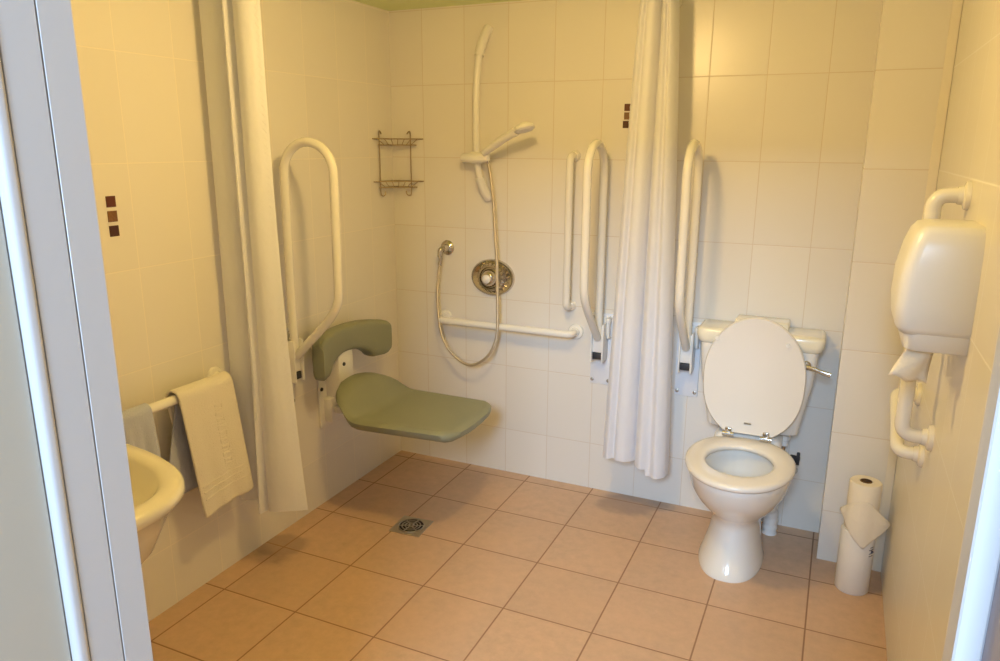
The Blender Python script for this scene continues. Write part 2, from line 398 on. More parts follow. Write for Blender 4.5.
# seat pad: outline with rounded corners, raised rear lip
def seat_pad():
    bm = B(); NU, NV = 28, 30
    x0, x1 = -1.855, -1.288
    top = []; bot = []
    for i in range(NU+1):
        u = i/NU; x = x0+(x1-x0)*u
        # half width along y: rounded corners front (u=1), rear tapered to a dome
        yn = 2.330+.052*u; yf = 2.830-.005*u
        rc = .07
        dx = (x1-x); k = 0
        if dx < rc: k = rc-math.sqrt(max(0, rc*rc-(rc-dx)**2))
        db = (x-x0); kb = 0; rb = .16
        if db < rb: kb = (rb-math.sqrt(max(0, rb*rb-(rb-db)**2)))*.95
        yn2 = yn+k*.9+kb; yf2 = yf-k*1.15-kb
        rt = []; rb_ = []
        for j in range(NV+1):
            v = j/NV; y = yn2+(yf2-yn2)*v
            c = (y-2.57)/.28
            lip = .118*max(0, 1-c*c*1.0)/(1+math.exp((db-.10)/.010))
            rim = .006*(abs(2*v-1)**6)
            z = .500+lip+rim*(1 if u < .9 else .3)-.010*math.sin(PI*v)*min(1, u*3)
            e = min(v, 1-v); 
            drop = .012*max(0, 1-e*14)**2 + (.012*max(0, 1-(1-u)*14)**2)
            rt.append(Vector((x-lip*.25, y, z-drop)))
            rb_.append(Vector((x+lip*.05, y*.98+.0514, z-.046+drop*.8-lip*.15)))
        top.append(rt); bot.append(rb_)
    vt = [[bm.verts.new(p) for p in r] for r in top]; vb = [[bm.verts.new(p) for p in r] for r in bot]
    for i in range(NU):
        for j in range(NV):
            bm.faces.new((vt[i][j], vt[i+1][j], vt[i+1][j+1], vt[i][j+1])); bm.faces.new((vb[i][j], vb[i][j+1], vb[i+1][j+1], vb[i+1][j]))
    for i in range(NU):
        bm.faces.new((vt[i][0], vb[i][0], vb[i+1][0], vt[i+1][0])); bm.faces.new((vt[i][NV], vt[i+1][NV], vb[i+1][NV], vb[i][NV]))
    for j in range(NV):
        bm.faces.new((vt[0][j], vt[0][j+1], vb[0][j+1], vb[0][j])); bm.faces.new((vt[NU][j], vb[NU][j], vb[NU][j+1], vt[NU][j+1]))
    bmesh.ops.smooth_vert(bm, verts=bm.verts[:], factor=.3, use_axis_x=True, use_axis_y=True, use_axis_z=True)
    return bm
sp = obj('seat', seat_pad(), m_green, t, angle=60)
# backrest: arched lumbar pad, ends curving forward
def backrest():
    bm = B(); n = 36; rings = []
    for i in range(n+1):
        v = i/n; y = 2.355+(2.865-2.355)*v; c = abs(2*v-1)
        arch = max(0, 1-(c/.62)**2)**.6 if c < .62 else 0
        zb = .640+.068*arch; zt = .824-.024*c**3
        endk = max(0, (c-.86)/.14); zb += .022*endk**3; zt -= .010*endk**4
        xf = XL+.105+.060*c**2; th = .070*(1-.2*endk**2)
        ring = []
        m_ = 20
        for k in range(m_):
            a = 2*PI*k/m_; ca, sa = math.cos(a), math.sin(a); e = .45
            cx = math.copysign(abs(ca)**e, ca); cz = math.copysign(abs(sa)**e, sa)
            ring.append(Vector((xf-th/2+cx*th/2, y, (zb+zt)/2+cz*(zt-zb)/2)))
        rings.append(ring)
    loft(bm, rings); return bm
obj('backrest', backrest(), m_green, t, bevel=.006, angle=60)

# ------------------------------------------------------------------ wire corner basket
t = thing('corner_wire_basket', 'two-tier wire basket hung across the back left corner', 'wire basket', (XL+.03, YB-.03, 1.36))
A = lambda z, o=0: Vector((XL+.004+o, 3.012, z)); Bq = lambda z, o=0: Vector((-1.858, YB-.004-o, z)); Cc = lambda z: Vector((XL+.004, YB-.004, z))
for z in (1.622, 1.425):
    bm = B(); wr = .0022
    for dz, k in ((0, 0), (-.028, .012)):
        a, b, c = A(z+dz), Bq(z+dz), Cc(z+dz)
        if k: cen = (a+b+c)/3; a, b = a+(cen-a)*.18, b+(cen-b)*.18
        tube(bm, [a, b], wr*1.25, 8); tube(bm, [b, c], wr, 8); tube(bm, [c, a], wr, 8)
    for i in range(7):
        s = (i+.5)/7; p = A(z).lerp(Bq(z), s); q = A(z-.028).lerp(Bq(z-.028), .1+.8*s); cn = (A(z)+Bq(z)+Cc(z))/3-Vector((0, 0, .028)); q = q+(cn-q)*.18
        tube(bm, [p, q], wr*.8, 6)
        tube(bm, [q, q.lerp(Cc(z-.028), .75)], wr*.7, 6)
    # end overhang loops
    for p, d in ((A(z), Vector((.0, -.012, 0))), (Bq(z), Vector((.012, 0, 0)))): tube(bm, [p, p+d], wr*1.2, 8)
    obj('basket_tier', bm, m_wire, t)
for s in (0, 1):
    base = Vector((XL+.006, 3.052, 0)) if s == 0 else Vector((-1.915, YB-.006, 0))
    o = Vector((.012, 0, 0)) if s == 0 else Vector((0, -.012, 0))
    sd = Vector((0, .02, 0)) if s == 0 else Vector((-.02, 0, 0))
    bm = B(); P = [base+sd*.9+Vector((0, 0, 1.645)), base+sd*.45+Vector((0, 0, 1.655)), base+Vector((0, 0, 1.642)), base+Vector((0, 0, 1.5)), base+Vector((0, 0, 1.375)), base+o*.6+sd*.3+Vector((0, 0, 1.357)), base+o+sd*.9+Vector((0, 0, 1.362)), base+o+sd*1.1+Vector((0, 0, 1.378))]
    tube(bm, catmull(P, 6), .0028, 8); obj('upright_hook', bm, m_wire, t)

# ------------------------------------------------------------------ shower riser rail, head, hose, valve
t = thing('shower_riser_rail', 'bowed white riser rail on the back wall holding the shower head', 'shower rail', (-1.53, YB, 1.7))
P = catmull([(-1.503, YB, 2.10), (-1.512, YB-.022, 2.06), (-1.528, YB-.045, 1.98), (-1.535, YB-.058, 1.85), (-1.537, YB-.060, 1.7), (-1.534, YB-.055, 1.52), (-1.520, YB-.035, 1.42), (-1.505, YB-.012, 1.368), (-1.500, YB, 1.355)], 8)
def sub(P, z0, z1): return [p for p in P if z0 <= p.z <= z1]
bm = B(); tube(bm, sub(P, 1.45, 1.985), .0155, 14); obj('rail_tube', bm, m_plastic, t)
for z0, z1 in ((1.978, 2.2), (1.30, 1.46)):
    bm = B(); q = sub(P, z0, z1); tube(bm, q, .021, 16); obj('end_bracket', bm, m_plastic, t)
bm = B(); tube(bm, [(-1.60, 3.095, 1.538), (-1.592, 3.095, 1.538), (-1.54, 3.09, 1.538), (-1.48, 3.082, 1.540), (-1.462, 3.08, 1.541)], [.015, .021, .022, .022, .017], 16)
box(bm, (-1.562, 3.09, 1.512), (-1.508, 3.142, 1.566), .012)
obj('slider', bm, m_plastic, t)
bm = B(); tube(bm, [(-1.468, 3.080, 1.53), (-1.466, 3.075, 1.575)], .016, 14); obj('head_cradle', bm, m_plastic, t)
bm = B(); disc(bm, (-1.468, 3.060, 1.576), (.1, -1, 0), [(0, 0), (.005, 0), (.004, .003), (0, .004)], 10); obj('cradle_pin', bm, m_dark, t)

t = thing('hand_shower', 'white hand shower head resting in the riser rail cradle', 'shower head', (-1.465, 3.07, 1.56))
h0, h1, h2 = Vector((-1.472, 3.062, 1.562)), Vector((-1.36, 3.02, 1.622)), Vector((-1.285, 2.99, 1.655))
bm = B(); tube(bm, [h0, h0.lerp(h1, .3), h1, h1.lerp(h2, .5), h2], [.013, .016, .0175, .017, .019], 16); obj('handle', bm, m_plastic, t)
ax = Vector((.12, -.1, -1)).normalized()
ax = Vector((.30, -.12, -1)).normalized()
hc = Vector((-1.247, 2.985, 1.668))
bm = B(); disc(bm, hc, ax, [(0, -.018), (.02, -.018), (.036, -.010), (.043, .0), (.043, .008), (.038, .011), (0, .011)], 28); hd = obj('spray_head', bm, m_plastic, t)
bm = B(); disc(bm, hc+ax*.011, ax, [(0, 0), (.036, 0), (.034, .003), (0, .003)], 24); obj('spray_plate', bm, m_plate, hd)

bm = B(); H = catmull([(-1.466, 3.082, 1.535), (-1.458, 3.098, 1.47), (-1.446, 3.105, 1.35), (-1.436, 3.105, 1.2), (-1.424, 3.098, 1.08), (-1.418, 3.09, .98), (-1.413, 3.085, .86), (-1.412, 3.08, .75), (-1.428, 3.078, .675), (-1.465, 3.078, .615), (-1.525, 3.08, .572), (-1.575, 3.082, .565), (-1.63, 3.085, .588), (-1.685, 3.09, .635), (-1.722, 3.095, .71), (-1.738, 3.10, .80), (-1.744, 3.105, .90), (-1.738, 3.112, 1.0), (-1.728, 3.118, 1.07)], 14)
def _hose():
    mt, nt, b = new_mat('ribbed_metal_hose'); b.inputs['Base Color'].default_value = (.66, .58, .45, 1); b.inputs['Metallic'].default_value = .75; b.inputs['Roughness'].default_value = .35
    tc = N(nt, 'ShaderNodeTexCoord'); wv = N(nt, 'ShaderNodeTexWave'); wv.bands_direction = 'Z'; wv.inputs['Scale'].default_value = 60
    nt.links.new(tc.outputs['Object'], wv.inputs[0]); bp = N(nt, 'ShaderNodeBump'); bp.inputs['Distance'].default_value = .001; bp.inputs['Strength'].default_value = .7
    nt.links.new(wv.outputs[1], bp.inputs['Height']); nt.links.new(bp.outputs[0], b.inputs['Normal']); return mt
t = thing('shower_hose', 'ribbed metal shower hose looping down the back wall', 'shower hose', (-1.466, 3.09, 1.53))
tube(bm, H, .0072, 10); obj('hose_tube', bm, _hose(), t)
for a, b_ in ((H[0], H[4]), (H[-1], H[-9])):
    bm = B(); tube(bm, [a, b_], .0098, 12); obj('hose_nut', bm, m_chrome, t)

t = thing('shower_hose_outlet', 'round chrome wall outlet where the shower hose ends', 'wall outlet', (-1.722, YB, 1.108))
bm = B(); disc(bm, (-1.722, YB, 1.112), (0, -1, 0), [(0, 0), (.036, 0), (.036, .004), (.030, .010), (.019, .016), (.015, .05), (0, .052)], 28); obj('wall_flange', bm, m_chrome, t)
bm = B(); tube(bm, round_path([(-1.722, YB-.045, 1.112), (-1.730, YB-.060, 1.108), (-1.732, YB-.060, 1.072)], .015, 6), .0125, 14); obj('outlet_elbow', bm, m_chrome, t)

t = thing('shower_valve', 'oval chrome shower control with round knob on the back wall', 'shower valve', (-1.482, YB, .985))
vc = Vector((-1.478, YB, .985))
bm = B(); disc(bm, vc, (0, -1, 0), [(0, 0), (1, 0), (1, .006), (.95, .013), (.86, .013), (.80, .009), (0, .009)], 56, sx=.113, sy=.088)
obj('oval_plate', bm, m_chrome, t)
kc = vc+Vector((-.006, -.009, 0))
bm = B(); disc(bm, kc, (0, -1, 0), [(0, 0), (.066, 0), (.068, .008), (.060, .020), (.052, .020), (.048, .012), (0, .012)], 40)
for k in range(22):
    a = 2*PI*k/22; disc(bm, kc+Vector((math.cos(a)*.064, -.006, math.sin(a)*.064)), (0, -1, 0), [(0, 0), (.005, 0), (.004, .014), (0, .015)], 8)
obj('temperature_ring', bm, m_chrome, t)
bm = B(); disc(bm, kc+Vector((0, -.012, 0)), (0, -1, 0), [(0, 0), (.040, 0), (.042, .012), (.036, .024), (.030, .034), (.024, .038), (0, .038)], 32); obj('flow_knob', bm, m_chrome, t)
bm = B(); disc(bm, kc+Vector((0, -.050, 0)), (0, -1, 0), [(0, 0), (.020, 0), (.021, .006), (.015, .012), (0, .014)], 24); obj('push_button', bm, m_plastic, t, label='pale round button')

# ------------------------------------------------------------------ toilet
TX = -.250
def egg(cx, y0, y1, hw, z, n=48, pw=2.0, back=1.0, pin=.52):
    """closed ring: front at y0, back at y1; widest point at pin; back flattening"""
    cy = y0+(y1-y0)*pin; out = []
    for k in range(n):
        a = 2*PI*k/n; c, s = math.cos(a), math.sin(a)
        e = 2.0/pw
        x = math.copysign(abs(c)**e, c)*hw; 
        if s < 0: y = cy+s*(cy-y0)
        else: y = cy+math.copysign(abs(s)**(e*back), s)*(y1-cy)
        if s > 0: x = math.copysign(abs(c)**(e*back), c)*hw
        out.append(Vector((cx+x, y, z)))
    return out
t = thing('toilet', 'white toilet with raised lid and lever cistern by the back wall', 'toilet', (TX, 2.85, 0))
FX = TX-.010
rings = [egg(FX, 2.626, 3.02, .121, 0, pw=2.4), egg(FX, 2.626, 3.02, .123, .012, pw=2.4), egg(FX, 2.638, 3.015, .116, .03, pw=2.3), egg(FX+.003, 2.672, 3.01, .100, .10, pw=2.2),
         egg(TX-.003, 2.692, 3.01, .090, .17, pw=2.1), egg(TX, 2.684, 3.01, .096, .208, pw=2.1), egg(TX, 2.640, 3.01, .124, .245), egg(TX, 2.574, 3.015, .157, .30),
         egg(TX, 2.528, 3.02, .177, .35), egg(TX, 2.505, 3.02, .186, .40), egg(TX, 2.498, 3.02, .189, .425), egg(TX, 2.502, 3.015, .186, .434),
         egg(TX, 2.56, 2.90, .135, .434), egg(TX, 2.567, 2.893, .128, .425), egg(TX, 2.56, 2.90, .132, .40), egg(TX, 2.58, 2.89, .118, .35), egg(TX, 2.63, 2.88, .090, .29), egg(TX, 2.68, 2.87, .065, .24), egg(TX, 2.72, 2.85, .045, .20)]
bm = B(); loft(bm, rings); 
pan = obj('pan', bm, m_ceramic, t, angle=70)
bm = B(); box(bm, (TX-.13, 2.95, .36), (TX+.13, 3.165, .47), .03, 4); box(bm, (TX-.06, 2.95, .10), (TX+.06, 3.13, .38), .03, 4); obj('pan_shelf', bm, m_ceramic, t)
bm = B(); bm.faces.new([bm.verts.new(p) for p in egg(TX, 2.655, 2.875, .077, .264)]); obj('water', bm, m_water, pan)
# seat ring
o0 = lambda s, z: egg(TX, 2.478+s, 2.975-s, .197-s, z, pw=2.15, pin=.54)
i0 = lambda s, z: egg(TX, 2.583-s, 2.868+s, .122+s, z, pin=.50)
bm = B(); rr = [o0(.004, .436), o0(0, .442), o0(0, .450), o0(.006, .457), o0(.018, .460), i0(.012, .459), i0(.004, .455), i0(0, .449), i0(.001, .438), i0(.006, .436)]
rr.append(rr[0]); vr = [[bm.verts.new(p) for p in r] for r in rr[:-1]]
n = 48
for a, b_ in zip(vr, vr[1:]+vr[:1]):
    for k in range(n): bm.faces.new((a[k], a[(k+1) % n], b_[(k+1) % n], b_[k]))
obj('toilet_seat', bm, m_seatp, t, angle=80)
# raised lid: leaning back on cistern
def lid_ring(s, yo):
    out = []; n = 56; z0, z1 = .452, .955; hw = .192
    for k in range(n):
        a = 2*PI*k/n; c, sn = math.cos(a), math.sin(a); zc = z0+(z1-z0)*.53
        if sn > 0: z = zc+sn*(z1-zc-s); x = c*(hw-s)
        else:
            e = .74; z = zc+math.copysign(abs(sn)**e, sn)*(zc-z0-s); x = math.copysign(abs(c)**1.15, c)*(hw-s)
        z = max(z, .480+s); lean = (z-z0)*.035
        out.append(Vector((TX+.004+x, 2.938+lean+yo, z)))
    return out
bm = B(); loft(bm, [lid_ring(.014, .001), lid_ring(.004, -.001), lid_ring(0, .004), lid_ring(0, .014), lid_ring(.006, .019)])
lid = obj('lid', bm, m_seatp, t, angle=60)
for x, z in ((-.145, .86), (.118, .86)):
    bm = B(); disc(bm, (TX+x, 2.938+.013, z), (0, -1, 0), [(0, 0), (.008, 0), (.007, .008), (0, .009)], 14); obj('lid_buffer', bm, m_plastic, lid)
bm = B(); box(bm, (TX-.015, 2.936, .524), (TX+.012, 2.9385, .531), .001, 1); obj('maker_mark', bm, m_steel, lid)
for x in (-.072, .072):
    bm = B(); tube(bm, [(TX+x-.022, 2.938, .474), (TX+x+.022, 2.938, .474)], .0105, 12); tube(bm, [(TX+x, 2.938, .474), (TX+x, 2.95, .437)], .009, 12)
    disc(bm, (TX+x, 2.950, .436), (0, 0, 1), [(0, 0), (.018, 0), (.018, .005), (.01, .012), (0, .012)], 16)
    box(bm, (TX+x-.013, 2.93, .474), (TX+x+.013, 2.948, .502), .004)
    obj('hinge', bm, m_chrome, t)
def rrect(cx, cy, hx, hy, z, r, n=6):
    out = []
    for qx, qy, a0 in ((1, 1, 0), (-1, 1, PI/2), (-1, -1, PI), (1, -1, 1.5*PI)):
        for k in range(n+1):
            a = a0+PI/2*k/n; out.append(Vector((cx+qx*(hx-r)+r*math.cos(a), cy+qy*(hy-r)+r*math.sin(a), z)))
    return out
CX = -.243; cyc = 3.083
bm = B(); loft(bm, [rrect(CX, cyc+.006, .160, .075, .472, .03), rrect(CX, cyc+.004, .176, .080, .480, .03), rrect(CX, cyc+.002, .190, .083, .56, .03), rrect(CX, cyc, .214, .087, .70, .03), rrect(CX, cyc-.001, .224, .089, .828, .03)])
cis = obj('cistern', bm, m_ceramic, t, angle=50)
bm = B(); loft(bm, [rrect(CX, cyc-.001, .224, .087, .824, .03), rrect(CX, cyc-.003, .234, .092, .833, .03), rrect(CX, cyc-.004, .240, .0925, .853, .03), rrect(CX, cyc-.004, .241, .0925, .876, .03), rrect(CX, cyc-.003, .236, .089, .884, .028), rrect(CX, cyc-.003, .225, .080, .887, .02)])
obj('cistern_lid', bm, m_basin, t, angle=50)
bm = B(); disc(bm, (-.062, 2.999, .778), (0, -1, 0), [(0, 0), (.019, 0), (.019, .008), (.013, .014), (.012, .026), (0, .028)], 20)
tube(bm, [(-.062, 2.970, .778), (-.03, 2.962, .775), (.0, 2.958, .766), (.028, 2.956, .760)], [.009, .008, .009, .010], 12, flat=.6)
obj('flush_lever', bm, m_chrome, t)
# pipework
bm = B(); tube(bm, [(-.115, 3.10, .47), (-.115, 3.10, .40)], .016, 14); disc(bm, (-.115, 3.10, .445), (0, 0, -1), [(0, 0), (.022, 0), (.022, .02), (.018, .024), (0, .024)], 6); obj('cistern_connector', bm, m_plastic, t)
bm = B(); tube(bm, round_path([(-.115, 3.10, .41), (-.115, 3.10, .30), (-.06, 3.14, .27), (-.06, 3.175, .27)], .03, 5), .0078, 10); pp = obj('supply_pipe', bm, m_chrome, t)
bm = B(); disc(bm, (-.085, 3.085, .355), (1, -.4, 0), [(0, 0), (.014, 0), (.016, .02), (.016, .034), (.010, .036), (0, .036)], 12); box(bm, (-.062, 3.062, .335), (-.049, 3.084, .385), .003); obj('shut_off_valve', bm, m_dark, pp)
bm = B(); q = [Vector((TX+.03, 3.03, .19)), Vector((TX+.08, 3.05, .16)), Vector((TX+.105, 3.08, .12)), Vector((TX+.112, 3.09, .06)), Vector((TX+.112, 3.09, .0))]
q = catmull(q, 6); tube(bm, q, [.029+(.003 if i % 3 == 0 else 0) for i in range(len(q))], 18); obj('soil_pipe', bm, m_plastic, t)

# small pack on the cistern
t2 = obj('folded_towel_pack', box(B(), (-.345, 3.04, .888), (-.140, 3.155, .922), .007, 3), m_basin, None)
tag(t2, 'small flat cream pack lying on the cistern behind the raised lid', 'pack')

# ------------------------------------------------------------------ wash basin
def dring(xo, yc, hw, z, xb=XL, n=40, pw=2.65):
    """D-shaped ring: flat against the wall at xb, rounded out to xo"""
    out = []; 
    for k in range(n+1):
        a = -PI/2+PI*k/n; c, s = math.cos(a), math.sin(a); e = 2/pw
        out.append(Vector((xb+(abs(c)**e)*(xo-xb), yc+math.copysign(abs(s)**(e), s)*hw, z)))
    return out
BY = 1.10
t = thing('washbasin', 'cream wall-hung washbasin at the lower left edge', 'washbasin', (XL, BY, .5))
bm = B()
outer = [dring(-1.80, BY, .05, .425), dring(-1.68, BY, .12, .445), dring(-1.575, BY, .185, .50), dring(-1.505, BY, .232, .575), dring(-1.468, BY, .255, .65), dring(-1.440, BY, .266, .70), dring(-1.420, BY, .278, .715), dring(-1.404, BY, .287, .735), dring(-1.404, BY, .287, .752), dring(-1.414, BY, .280, .760)]
inner = [dring(-1.456, BY, .235, .757, xb=-1.90), dring(-1.476, BY, .224, .745, xb=-1.89), dring(-1.515, BY, .200, .69, xb=-1.875), dring(-1.62, BY, .16, .635, xb=-1.85), dring(-1.68, BY, .09, .605, xb=-1.80)]
loft(bm, outer+inner); bs = obj('basin_bowl', bm, m_basin, t, angle=60)
bm = B(); disc(bm, (-1.74, BY, .606), (0, 0, 1), [(0, 0), (.022, 0), (.02, .004), (.012, .003), (0, .003)], 20); obj('waste', bm, m_chrome, bs)
bm = B(); disc(bm, (-1.955, BY+.02, .758), (0, 0, 1), [(0, 0), (.024, 0), (.022, .02), (.019, .07), (.021, .09), (0, .095)], 20)
tube(bm, round_path([(-1.955, BY+.02, .80), (-1.90, BY+.02, .835), (-1.85, BY+.02, .815)], .03, 6), .011, 12); tube(bm, [(-1.955, BY+.02, .855), (-1.955, BY+.02, .875), (-1.90, BY+.02, .895)], .007, 10)
obj('tap', bm, m_chrome, t)
bm = B(); tube(bm, round_path([(-1.80, BY, .53), (-1.80, BY, .42), (-1.96, BY, .42), (-2.018, BY, .42)], .03, 6), .02, 14); obj('waste_pipe', bm, m_plastic, t)

# ------------------------------------------------------------------ towels
def cloth_over(yf0, yf1, x, zt, zf, zb, mat, name, label, group=None, thick=.006, skew=0.0, relief=False, r=.0225, yb0=None, yb1=None, wk=1.0):
    """cloth draped over the bar at (x, zt axis): front hangs to zf, back to zb"""
    bm = B(); NY = 18; prof = []
    nf, na, nb = 22, 8, 16
    for i in range(nf): s = i/nf; prof.append(('f', s))
    for i in range(na+1): prof.append(('a', i/na))
    for i in range(1, nb+1): prof.append(('b', i/nb))
    rows = []
    for kind, s in prof:
        row = []
        for j in range(NY+1):
            v = j/NY; y = yf0+(yf1-yf0)*v
            wob = wk*(.006*math.sin(v*7+1.2)+.004*math.sin(v*17))
            if kind == 'f':
                k = 1-s; z = zf(v)+(zt-zf(v))*s; xx = x+r+.012*k+wob*k*1.2; yy = y+skew*k*(1 if True else 0)
                yy += .0*k
            elif kind == 'a':
                a = PI*s; z = zt+r*math.sin(a); xx = x+r*math.cos(a); yy = y
            else:
                z = zt-(zt-zb(v))*s; xx = x-r+.004*s+wob*s*.5; yy = (y if yb0 is None else y+(yb0-yf0)*min(1, s*1.2))
                yy += skew*.3*s
            row.append(bm.verts.new((xx, yy, z)))
        rows.append(row)
    for a, b_ in zip(rows, rows[1:]):
        for j in range(NY): bm.faces.new((a[j], a[j+1], b_[j+1], b_[j]))
    t = obj(name, bm, mat, None, subsurf=1)
    s = t.modifiers.new('thick', 'SOLIDIFY'); s.thickness = thick; s.offset = 0
    tag(t, label, 'towel', group); return t
BX = XL+.08
# the grey towel lies under the cream mat, its edge showing on the left of it
cloth_over(1.700, 1.865, BX, .775, lambda v: .42+.02*v, lambda v: .43, m_towel_g, 'towel', 'grey blue towel hanging behind the bar, showing left of the cream towel', r=.0195, skew=.035, yb0=1.615, wk=.35)
mat_t = cloth_over(1.668, 1.905, BX, .777, lambda v: .335+.015*v, lambda v: .42, m_towel_w, 'towel', 'cream embossed towel hanging over the bar in front of left curtain', r=.0305, skew=.045, yb0=1.70, wk=.6)
cloth_over(1.455, 1.565, BX, .775, lambda v: .62, lambda v: .60, m_towel_g, 'towel', 'grey blue towel folded over the bar behind the basin', r=.0205, thick=.009)
# woven relief on the cream towel: two bands and a column of raised loops
bm = B(); wo = WORG[mat_t.name]
def rel(v, k): # point on front face; v along y, k from bar (0) to hem (1)
    y = 1.668+(1.905-1.668)*v+.045*k; zf = .335+.015*v; z = .777-(.777-zf)*k
    wob = .6*(.006*math.sin(v*7+1.2)+.004*math.sin(v*17))
    return Vector((BX+.0305+.012*k+wob*k*1.2+.0028, y, z))
for kk in (.74, .79, .85): tube(bm, [rel(.06+.88*i/16, kk-.04*math.sin(PI*i/16*.9)*0) for i in range(17)], .0026, 6)
for q in range(9):
    k0 = .14+q*.06
    for s_ in range(2 if q % 2 else 3):
        kx = k0+s_*.018
        tube(bm, [rel(.56, kx), rel(.62, kx+.006*(-1)**s_), rel(.70, kx)], .0024, 6)
    tube(bm, [rel(.56 if q % 2 else .70, k0), rel(.56 if q % 2 else .70, k0+.034)], .0024, 6)
obj('woven_relief', bm, m_towel_w, mat_t)

# ------------------------------------------------------------------ curtains and rail
def curtain(name, label, base, lab_seed, top_fn, bot_z, path_top, path_bot, mat, fe=1.0):
    """path_*: function s in 0..1 -> Vector (x,y); curtain surface between them"""
    t = thing(name, label, 'curtain', base, 'shower curtains')
    bm = B(); NS, NZ = 130, 46; rows = []
    for i in range(NZ+1):
        u = i/NZ; row = []
        for j in range(NS+1):
            s = j/NS; a = path_top(s); b_ = path_bot(s); f = u**fe
            p = a.lerp(b_, f); zt = top_fn; zb = bot_z(s)
            row.append(bm.verts.new((p.x, p.y, zt+(zb-zt)*u)))
        rows.append(row)
    for a, b_ in zip(rows, rows[1:]):
        for j in range(NS): bm.faces.new((a[j], a[j+1], b_[j+1], b_[j]))
    c = obj('curtain_fabric', bm, mat, t, angle=80)
    return t, c
CRZ = 2.135
# control polylines of folds (plan view), left curtain:  s -> (x,y)
def poly(pts):
    P = catmull([Vector((p[0], p[1], 0)) for p in pts], 10); L = [0]
    for a, b_ in zip(P, P[1:]): L.append(L[-1]+(b_-a).length)
    tot = L[-1]
    def f(s):
        d = s*tot
        for i in range(len(L)-1):
            if L[i+1] >= d or i == len(L)-2:
                k = (d-L[i])/max(1e-9, L[i+1]-L[i]); return P[i].lerp(P[i+1], min(1, max(0, k)))
    return f
lt = poly([(-1.998,2.0),(-1.985,1.978),(-1.935,1.978),(-1.905,2.0),(-1.90,2.045),(-1.888,2.035),(-1.882,1.98),(-1.868,1.96),(-1.858,1.995),(-1.845,1.98),(-1.81,1.965),(-1.782,1.98),(-1.764,2.015)])
lb = poly([(-2.005,2.0),(-1.990,1.978),(-1.94,1.978),(-1.915,2.0),(-1.91,2.045),(-1.897,2.04),(-1.893,1.975),(-1.875,1.95),(-1.862,1.99),(-1.845,1.97),(-1.80,1.965),(-1.745,1.99),(-1.712,2.03)])
cl, clf = curtain('shower_curtain', 'white shower curtain hanging by the left wall beside the towel', (-1.87, 2.02, .25), 1, CRZ, lambda s: .262+.012*math.sin(s*9)+(.0 if s < .5 else -.008), lt, lb, m_curtain, 2.6)
rt = poly([(-.780,3.01),(-.774,2.975),(-.760,2.960),(-.748,2.972),(-.735,2.958),(-.715,2.960),(-.700,2.99),(-.695,3.01),(-.690,2.975),(-.678,2.953),(-.668,2.966),(-.658,2.952),(-.645,2.968),(-.636,3.01)])
rb = poly([(-.860,3.03),(-.850,2.985),(-.825,2.960),(-.800,2.978),(-.785,2.958),(-.75,2.960),(-.722,2.99),(-.712,3.012),(-.703,2.975),(-.675,2.948),(-.640,2.968),(-.61,2.948),(-.575,2.975),(-.565,3.02)])
cr, crf = curtain('shower_curtain', 'white shower curtain hanging at the back wall between two grab rails', (-.68, 3.0, .25), 2, CRZ, lambda s: .252+.010*math.sin(s*6)-(.03 if s > .70 else 0), rt, rb, m_curtain, .8)
# stitched hem zigzag on the left curtain's free edge
bm = B(); zz = []
for i in range(0, 150):
    u = i/149; s = .955 if i % 2 else .985
    p = lt(s).lerp(lb(s), u**2.6); z = CRZ+((.262+.012*math.sin(s*9)-.008)-CRZ)*u
    zz.append(Vector((p.x+.002, p.y-.004, z)))
tube(bm, zz, .0007, 5); obj('hem_stitching', bm, m_curtain, cl)
bm = B(); zz = []
for i in range(0, 120):
    u = .08+.9*i/119; s = .11 if i % 2 else .13
    p = rt(s).lerp(rb(s), u**.8); zz.append(Vector((p.x-.001, p.y-.004, CRZ+(.255-CRZ)*u)))
tube(bm, zz, .0007, 5); obj('hem_stitching', bm, m_curtain, cr)
t = thing('curtain_rail', 'white angled curtain rail just under the ceiling carrying both curtains', 'curtain rail', (-.68, 2.02, CRZ))
bm = B(); tube(bm, round_path([(XL, 2.02, CRZ+.012), (-.66, 2.02, CRZ+.012), (-.68, YB, CRZ+.012)], .18, 10), .011, 12); obj('rail_tube', bm, m_rail, t)
for p, d in (((XL, 2.02, CRZ+.012), (1, 0, 0)), ((-.68, YB, CRZ+.012), (0, -1, 0))):
    bm = B(); disc(bm, p, d, [(0, 0), (.024, 0), (.024, .006), (.014, .014), (0, .014)], 20); obj('rail_socket', bm, m_rail, t)
bm = B(); tube(bm, [(-.74, 2.10, ZC), (-.74, 2.10, CRZ+.01)], .006, 8); obj('ceiling_stay', bm, m_rail, t)

# ------------------------------------------------------------------ towel dispenser
t = thing('paper_towel_dispenser', 'white rounded paper towel dispenser on the right wall', 'dispenser', (XR, 1.97, 1.17))
DX0, DX1, DY0, DY1 = .135, XR, 1.852, 2.10
def drr(z, x0, y0, y1, r=.03, n=6):
    out = []
    x1 = DX1
    out.append(Vector((x1, y0, z)))
    for k in range(n+1):
        a = -PI/2-PI/2*k/n; out.append(Vector((x0+r+r*math.cos(a), y0+r+r*math.sin(a), z)))
    for k in range(n+1):
        a = PI-PI/2*k/n; out.append(Vector((x0+r+r*math.cos(a), y1-r+r*math.sin(a), z)))
    out.append(Vector((x1, y1, z)))
    return out
bm = B()
loft(bm, [drr(1.188, .150, 1.862, 2.092), drr(1.205, .138, 1.852, 2.10), drr(1.25, .133, 1.850, 2.102), drr(1.32, .135, 1.852, 2.10), drr(1.38, .146, 1.858, 2.094), drr(1.412, .156, 1.866, 2.086), drr(1.427, .168, 1.876, 2.076, .02), drr(1.432, .185, 1.89, 2.06, .015)])
obj('cover', bm, m_plastic, t, angle=60)
